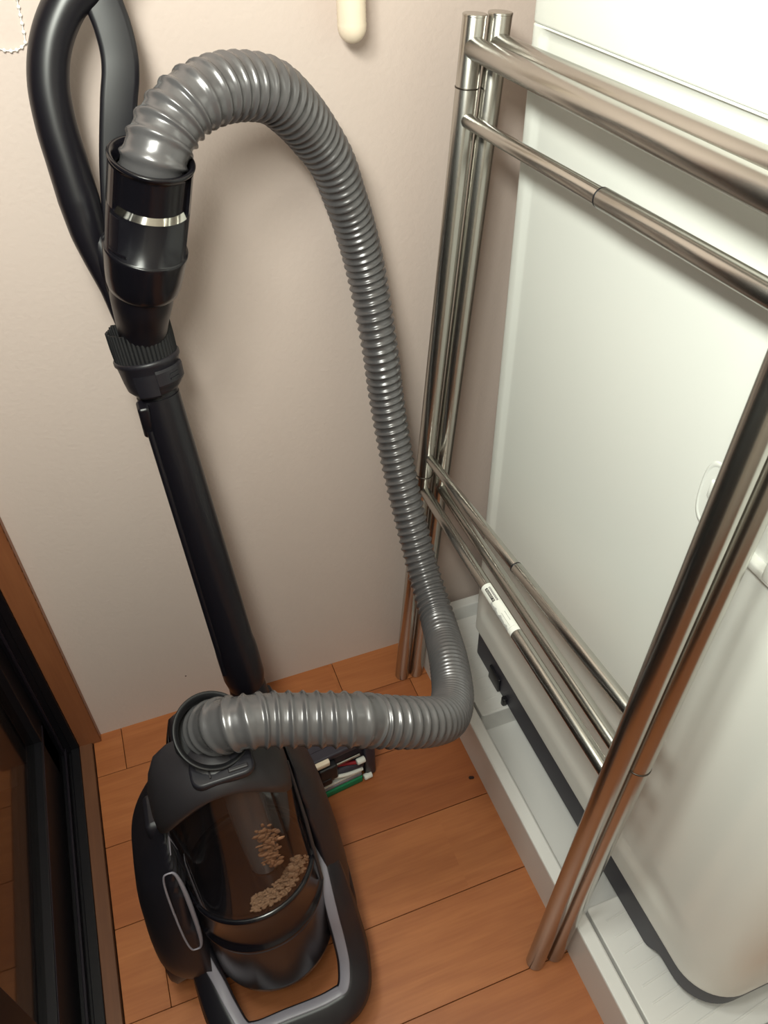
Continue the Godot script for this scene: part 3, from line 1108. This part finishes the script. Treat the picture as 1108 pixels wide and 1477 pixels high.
func build_canister(t: Node3D) -> void:
	# body shell, leaning back a little; everything of the canister hangs from it
	var st := begin()
	var rows := []
	for k in 3:
		var ring := shell_ring(0.0)
		var row := PackedVector3Array()
		for p in ring:
			row.append(Vector3(p.x * (0.90 + 0.05 * k), 0.0025 + 0.004 * k * k * 0.5 + maxf(-p.z, 0.0) * 0.17, p.z * (0.94 + 0.03 * k)))
		rows.append(row)
	for k in 56:
		var y := lerpf(0.014, 0.405, k / 55.0)
		var ring := shell_ring(y)
		for m in ring.size():
			ring[m].y = maxf(y, 0.012 + maxf(-ring[m].z, 0.0) * 0.17 + k * 0.0001)
		rows.append(ring)
	var last: PackedVector3Array = rows[rows.size() - 1]
	for q in [[0.85, 0.411], [0.55, 0.415]]:
		var row := PackedVector3Array()
		for p in last:
			row.append(Vector3(p.x * q[0], q[1], (p.z + 0.03) * q[0] - 0.03))
		rows.append(row)
	skin(st, rows)
	var body := put("canister_body", st, mats.body, t)
	body.rotation.x = -asin(0.1668)
	var up := Vector3.UP
	# clear cup wall
	st = begin()
	for k in 48:
		var a0 := lerpf(-1.45, 1.45, k / 48.0)
		var a1 := lerpf(-1.45, 1.45, (k + 1) / 48.0)
		var ring := []
		for a in [a0, a1]:
			var top: float = 0.421 - 0.073 * sin(a) * sin(a)
			for y in [0.235, top]:
				var r := 0.0570 + cup_r(y)
				ring.append(Vector3(cup_x(y) + r * sin(a), y, r * cos(a)))
		quad(st, ring[0], ring[1], ring[3], ring[2], 0)
	put("dust_cup", st, mats.clear, body)
	# cup bottom: banded dark glossy base
	st = begin()
	lathe(st, Vector3(cup_x(0.0), 0, 0), Vector3(-0.012, 0.31, 0), cup_profile([[0.112, 0.030], [0.114, 0.050], [0.118, 0.0555], [0.126, 0.0575], [0.192, 0.0585], [0.196, 0.0592], [0.199, 0.0605], [0.201, 0.0600], [0.204, 0.0578], [0.212, 0.0575], [0.238, 0.0578], [0.2425, 0.0592], [0.2455, 0.0590], [0.247, 0.0575], [0.247, 0.052], [0.236, 0.050]]), 64, true, true)
	put("cup_base", st, mats.gloss, body)
	# cyclone core inside the cup
	st = begin()
	lathe(st, Vector3(0.020, 0.238, 0.0), Vector3(-0.012, 0.31, 0), [[0.0, 0.015], [0.02, 0.016], [0.10, 0.018], [0.175, 0.0185]], 40)
	put("cyclone_core", st, mats.smoke, body)
	# dirt in the cup
	st = begin()
	var rg := RandomNumberGenerator.new()
	rg.seed = 21
	for k in 420:
		var a := rg.randf_range(-0.15, 1.15)
		var rad := rg.randf_range(0.040, 0.0555)
		blob(st, Vector3(cup_x(0.25) + (rad + 0.002) * sin(a), 0.2472 + rg.randf_range(0.0, 0.0065) * (0.35 + 0.65 * sstep(-0.1, 0.8, a)), rad * cos(a) * 0.98), Vector3(rg.randf_range(0.0010, 0.0028), rg.randf_range(0.0008, 0.0020), 0.0012), rg)
	for k in 14:
		blob(st, Vector3(0.042 + rg.randf_range(-0.004, 0.004), 0.256 + rg.randf_range(0, 0.012), 0.038), Vector3(0.003, 0.0035, 0.002), rg)
	var dirt := put("collected_dirt", st, mats.dust, body)
	dirt.set_meta("kind", "stuff")
	st = begin()
	for k in 150:
		var q := rg.randf()
		var e := rg.randf_range(-1.0, 1.0) * rg.randf()
		blob(st, Vector3(0.026 + e * (0.013 - 0.004 * q), 0.338 - 0.046 * q + rg.randf_range(-0.006, 0.006), 0.046 + rg.randf_range(-0.006, 0.003)), Vector3(rg.randf_range(0.0008, 0.0045), rg.randf_range(0.0006, 0.0028), 0.0009), rg)
	var fluff := put("fluff_clump", st, mats.fluff, body)
	fluff.set_meta("kind", "stuff")
	# collar over the cup, its lower edge arched
	st = begin()
	rows = []
	var n := 72
	var prof := [[0.0, 0.0578], [0.0, 0.0592], [0.0015, 0.0612], [0.2, 0.0614], [0.45, 0.0595], [0.7, 0.0540], [0.9, 0.0460], [1.0, 0.0340], [1.04, 0.02]]
	for q in prof:
		var row := PackedVector3Array()
		for k in n:
			var a := TAU * k / n
			var x := sin(a)
			var z := cos(a)
			var low := 0.4165 - 0.075 * pow(absf(x), 2.0) if z > 0 else 0.3415 + z * 0.03
			row.append(Vector3(x * q[1], lerpf(low, 0.441 - 0.012 * x * x + minf(z, 0.0) * 0.075, q[0]) if q[0] > 0.01 else low + q[0], z * q[1]))
		rows.append(row)
	skin(st, rows)
	put("cup_collar", st, mats.collar, body)
	# latch recess and button on the collar
	st = begin()
	rbox(st, Vector3(0.006, 0.4325, 0.0450), Vector3(0.050, 0.008, 0.027), 0.009, 0.002, 0, Basis(Vector3.RIGHT, 0.22))
	var latch := put("latch", st, mats.body, body)
	st = begin()
	rbox(st, Vector3(0.018, 0.4352, 0.0530), Vector3(0.016, 0.003, 0.004), 0.001, 0.001, 0, Basis(Vector3.RIGHT, 0.22))
	rbox(st, Vector3(-0.004, 0.4365, 0.0500), Vector3(0.0015, 0.003, 0.010), 0.0005, 0.0005, 0, Basis(Vector3.RIGHT, 0.22))
	put("latch_mark", st, mats.collar, latch)
	# inlet elbow and flared socket the hose plugs into
	var at := Vector3(0.005, 0.4515, 0.0233)
	var dir := Vector3(0.30, 0.78, 0.52).normalized()
	st = begin()
	lathe(st, at - dir * 0.028, dir, [[0.0, 0.024], [0.022, 0.0272], [0.027, 0.0285], [0.031, 0.0315], [0.0325, 0.0318], [0.0335, 0.0308], [0.0325, 0.0292], [0.029, 0.0262], [0.012, 0.0246]], 56, true, true)
	put("inlet_socket", st, mats.socket, body)
	# carrying handle: a loop round the front of the cup
	var path := spline([Vector3(0.0740, 0.225, -0.030), Vector3(0.0750, 0.195, 0.004), Vector3(0.0768, 0.160, 0.020), Vector3(0.0790, 0.122, 0.030), Vector3(0.0785, 0.092, 0.045), Vector3(0.0690, 0.074, 0.0650), Vector3(0.045, 0.070, 0.0715), Vector3(0.0, 0.070, 0.0715), Vector3(-0.030, 0.070, 0.0710), Vector3(-0.0465, 0.074, 0.0640), Vector3(-0.0550, 0.086, 0.042), Vector3(-0.0605, 0.106, 0.014), Vector3(-0.0660, 0.140, -0.012)], 8)
	st = begin()
	rows = []
	var strip := []
	for i in path.size():
		var p: Vector3 = path[i]
		var d: Vector3 = (path[mini(i + 1, path.size() - 1)] - path[maxi(i - 1, 0)]).normalized()
		var out_dir := Vector3(p.x, 0, p.z - 0.01)
		out_dir = (out_dir - d * out_dir.dot(d)).normalized()
		var nn := d.cross(out_dir).normalized()
		if nn.y < 0:
			nn = -nn
		var row := PackedVector3Array()
		for e in [[-0.0115, -0.012], [-0.0125, -0.010], [-0.0125, 0.009], [-0.0105, 0.0115], [0.001, 0.0120], [0.004, 0.0105], [0.0165, -0.004], [0.0185, -0.013], [0.014, -0.017], [-0.006, -0.016]]:
			row.append(p + out_dir * e[0] + nn * e[1])
		rows.append(row)
		strip.append([p + out_dir * -0.0045 + nn * 0.0121, out_dir, nn])
	skin(st, rows)
	var handle := put("carry_handle", st, mats.body, body)
	st = begin()
	rows = []
	for s in strip:
		var row := PackedVector3Array()
		for e in [[-0.0052, -0.002], [-0.0052, 0.0004], [-0.0042, 0.0010], [0.0042, 0.0010], [0.0052, 0.0004], [0.0052, -0.002]]:
			row.append(s[0] + s[1] * e[0] + s[2] * e[1])
		rows.append(row)
	skin(st, rows, true, true, true, 0)
	put("grey_inlay", st, mats.grey_trim, body).set_meta("label", "pale grey strip on the carrying handle")
	# slot-shaped side grip with pale edges, and a short pale line over it
	st = begin()
	slot_ring(st, -1.0, 0.0545, 0.0705, 0.176, 0.300, 0.0235)
	put("side_slot", st, mats.grey_trim, body)
	st = begin()
	tube(st, [Vector3(-0.0500, 0.352, 0.010), Vector3(-0.0530, 0.336, 0.015), Vector3(-0.0560, 0.318, 0.0195)], [0.0006, 0.0010, 0.0006], 8)
	put("edge_line", st, mats.grey_trim, body)
	# bright strip along the other side of the cup
	st = begin()
	tube(st, [Vector3(0.0600, 0.372, 0.008), Vector3(0.0645, 0.30, 0.0195), Vector3(0.0680, 0.21, 0.0215)], [0.0012, 0.0018, 0.0018], 10)
	put("edge_line", st, mats.collar, body)
	# big rear wheels low on both sides
	for s in [-1, 1]:
		st = begin()
		lathe(st, Vector3(s * 0.087, 0.098, -0.070), Vector3(s, 0, 0), [[0.0, 0.062], [0.012, 0.064], [0.017, 0.060], [0.0185, 0.045], [0.0195, 0.015]], 48)
		put("wheel", st, mats.body, body)
	# lug on the shoulder
	st = begin()
	rbox(st, Vector3(-0.066, 0.302, -0.040), Vector3(0.020, 0.022, 0.04), 0.006, 0.005)
	put("hook_lug", st, mats.body, body)


func slot_ring(st: SurfaceTool, s: float, x0: float, x1: float, y0: float, y1: float, z: float) -> void:
	var pts := []
	var rr := []
	var cx := (x0 + x1) / 2
	var hw := (x1 - x0) / 2
	for k in 49:
		var a := TAU * k / 48
		var yy := sin(a)
		var xx := cos(a)
		pts.append(Vector3(s * (cx + hw * signf(xx) * pow(absf(xx), 0.5)), (y0 + y1) / 2 + (y1 - y0) / 2 * signf(yy) * pow(absf(yy), 0.8), z - 0.0025 * sstep(cx, x1 + 0.004, cx + hw * xx)))
		rr.append(0.0008 + 0.0006 * absf(xx) * (2.6 if xx < 0 else 0.6))
	tube(st, pts, rr, 8)


func blob(st: SurfaceTool, c: Vector3, s: Vector3, rg: RandomNumberGenerator) -> void:
	var turn := Basis.from_euler(Vector3(rg.randf() * 3, rg.randf() * 3, rg.randf() * 3))
	var rows := []
	for j in range(0, 5):
		var ph := lerpf(-1.35, 1.35, j / 4.0)
		var row := PackedVector3Array()
		for k in 7:
			var a := TAU * k / 7
			row.append(c + turn * (Vector3(cos(a) * cos(ph), sin(ph), -sin(a) * cos(ph)) * (0.8 + 0.4 * rg.randf())) * s)
		rows.append(row)
	skin(st, rows)


# ------------------------------------------------------------------ small things
func build_small_things() -> void:
	# cream tieback-like handle hanging on the back wall
	var t := Node3D.new()
	t.name = "hanging_handle"
	t.position = Vector3(0.413, 0.95, 0.0)
	add_child(t)
	tag(t, "cream ribbed handle with rounded end hanging down against the back wall", "handle")
	var st := begin()
	var prof := []
	for k in 9:
		var a := PI / 2 * k / 8
		prof.append([0.0 + 0.0125 * (1.0 - cos(a)), 0.0119 * sin(a) + 0.0001])
	for k in 60:
		prof.append([0.0145 + k * 0.0016, 0.0119 + (0.00025 if k % 2 == 0 else -0.0001)])
	prof.append([0.112, 0.009])
	lathe(st, Vector3(0.0, -0.1035, 0.0255), Vector3.UP, prof, 32)
	put("grip", st, mats.cream, t)
	st = begin()
	bar(st, Vector3(0, 0.0, 0.0005), Vector3(0, 0.0, 0.0275), 0.007, 16)
	put("wall_peg", st, mats.cream, t)
	# bead chain loop by the door corner
	var pts := []
	for k in 45:
		var u := k / 44.0
		var a := lerpf(0.0, PI, sstep(0.0, 1.0, u))
		var y := 0.8725 - 0.0125 * sin(a)
		var x := 0.1475 + 0.0145 * cos(a)
		if u < 0.3:
			y += (0.3 - u) * 0.42
			x += (0.3 - u) * 0.01
		elif u > 0.7:
			y += (u - 0.7) * 0.42
			x -= (u - 0.7) * 0.01
		pts.append(Vector3(x, y, 0.0022))
	pts = spline(pts, 4)
	st = begin()
	var gone := 0.0
	for i in pts.size() - 1:
		gone += (pts[i + 1] - pts[i]).length()
		if gone > 0.0042:
			gone = 0.0
			lathe(st, pts[i] - Vector3(0, 0.0014, 0), Vector3.UP, [[0.0, 0.0003], [0.0004, 0.0010], [0.0014, 0.0015], [0.0024, 0.0010], [0.0028, 0.0003]], 8)
	tube(st, pts, 0.0004, 5)
	rbox(st, pts[0] + Vector3(0, 0.002, -0.0015), Vector3(0.006, 0.006, 0.005), 0.001, 0.001)
	rbox(st, pts[pts.size() - 1] + Vector3(0, 0.002, -0.0015), Vector3(0.006, 0.006, 0.005), 0.001, 0.001)
	var chain := put("bead_chain", st, mats.bead)
	tag(chain, "thin white bead chain hanging in a loop on the back wall behind the vacuum handle", "chain")
	# dark speck on the boards
	st = begin()
	rbox(st, Vector3(0.4698, 0.0009, 0.2532), Vector3(0.0075, 0.0018, 0.0042), 0.002, 0.0006, 0, Basis(Vector3.UP, -0.3))
	var speck := put("dark_crumb", st, mat(Color8(40, 18, 14), 0.8))
	tag(speck, "tiny dark brown crumb lying on the floorboards beside the drain tray", "crumb")
	# tube pendant hanging from the ceiling
	t = Node3D.new()
	t.name = "pendant_lamp"
	t.position = LAMP
	add_child(t)
	tag(t, "white tube pendant lamp hanging from the ceiling over the floorboards", "pendant lamp")
	st = begin()
	var l := 0.23
	var pr := []
	for k in 7:
		pr.append([0.05 - 0.05 * cos(PI / 2 * k / 6), 0.05 * sin(PI / 2 * k / 6) + 0.0005])
	for k in 7:
		pr.append([2 * l - 0.05 + 0.05 * sin(PI / 2 * k / 6), 0.05 * cos(PI / 2 * k / 6) + 0.0005])
	lathe(st, Vector3(0, 0, -l), Vector3.BACK, pr, 32)
	var glow := mat(Color8(250, 248, 240), 0.5)
	glow.emission_enabled = true
	glow.emission = Color(0.985, 1.0, 0.95)
	glow.emission_energy_multiplier = 2.0
	put("glowing_tube", st, glow, t)
	for z in [-0.15, 0.15]:
		st = begin()
		bar(st, Vector3(0, 0.049, z), Vector3(0, 0.6295, z), 0.003, 10)
		put("hanger_rod", st, mats.white, t)
	st = begin()
	rbox(st, Vector3(0, 0.619, 0), Vector3(0.06, 0.022, 0.36), 0.01, 0.004)
	put("ceiling_plate", st, mats.white, t)
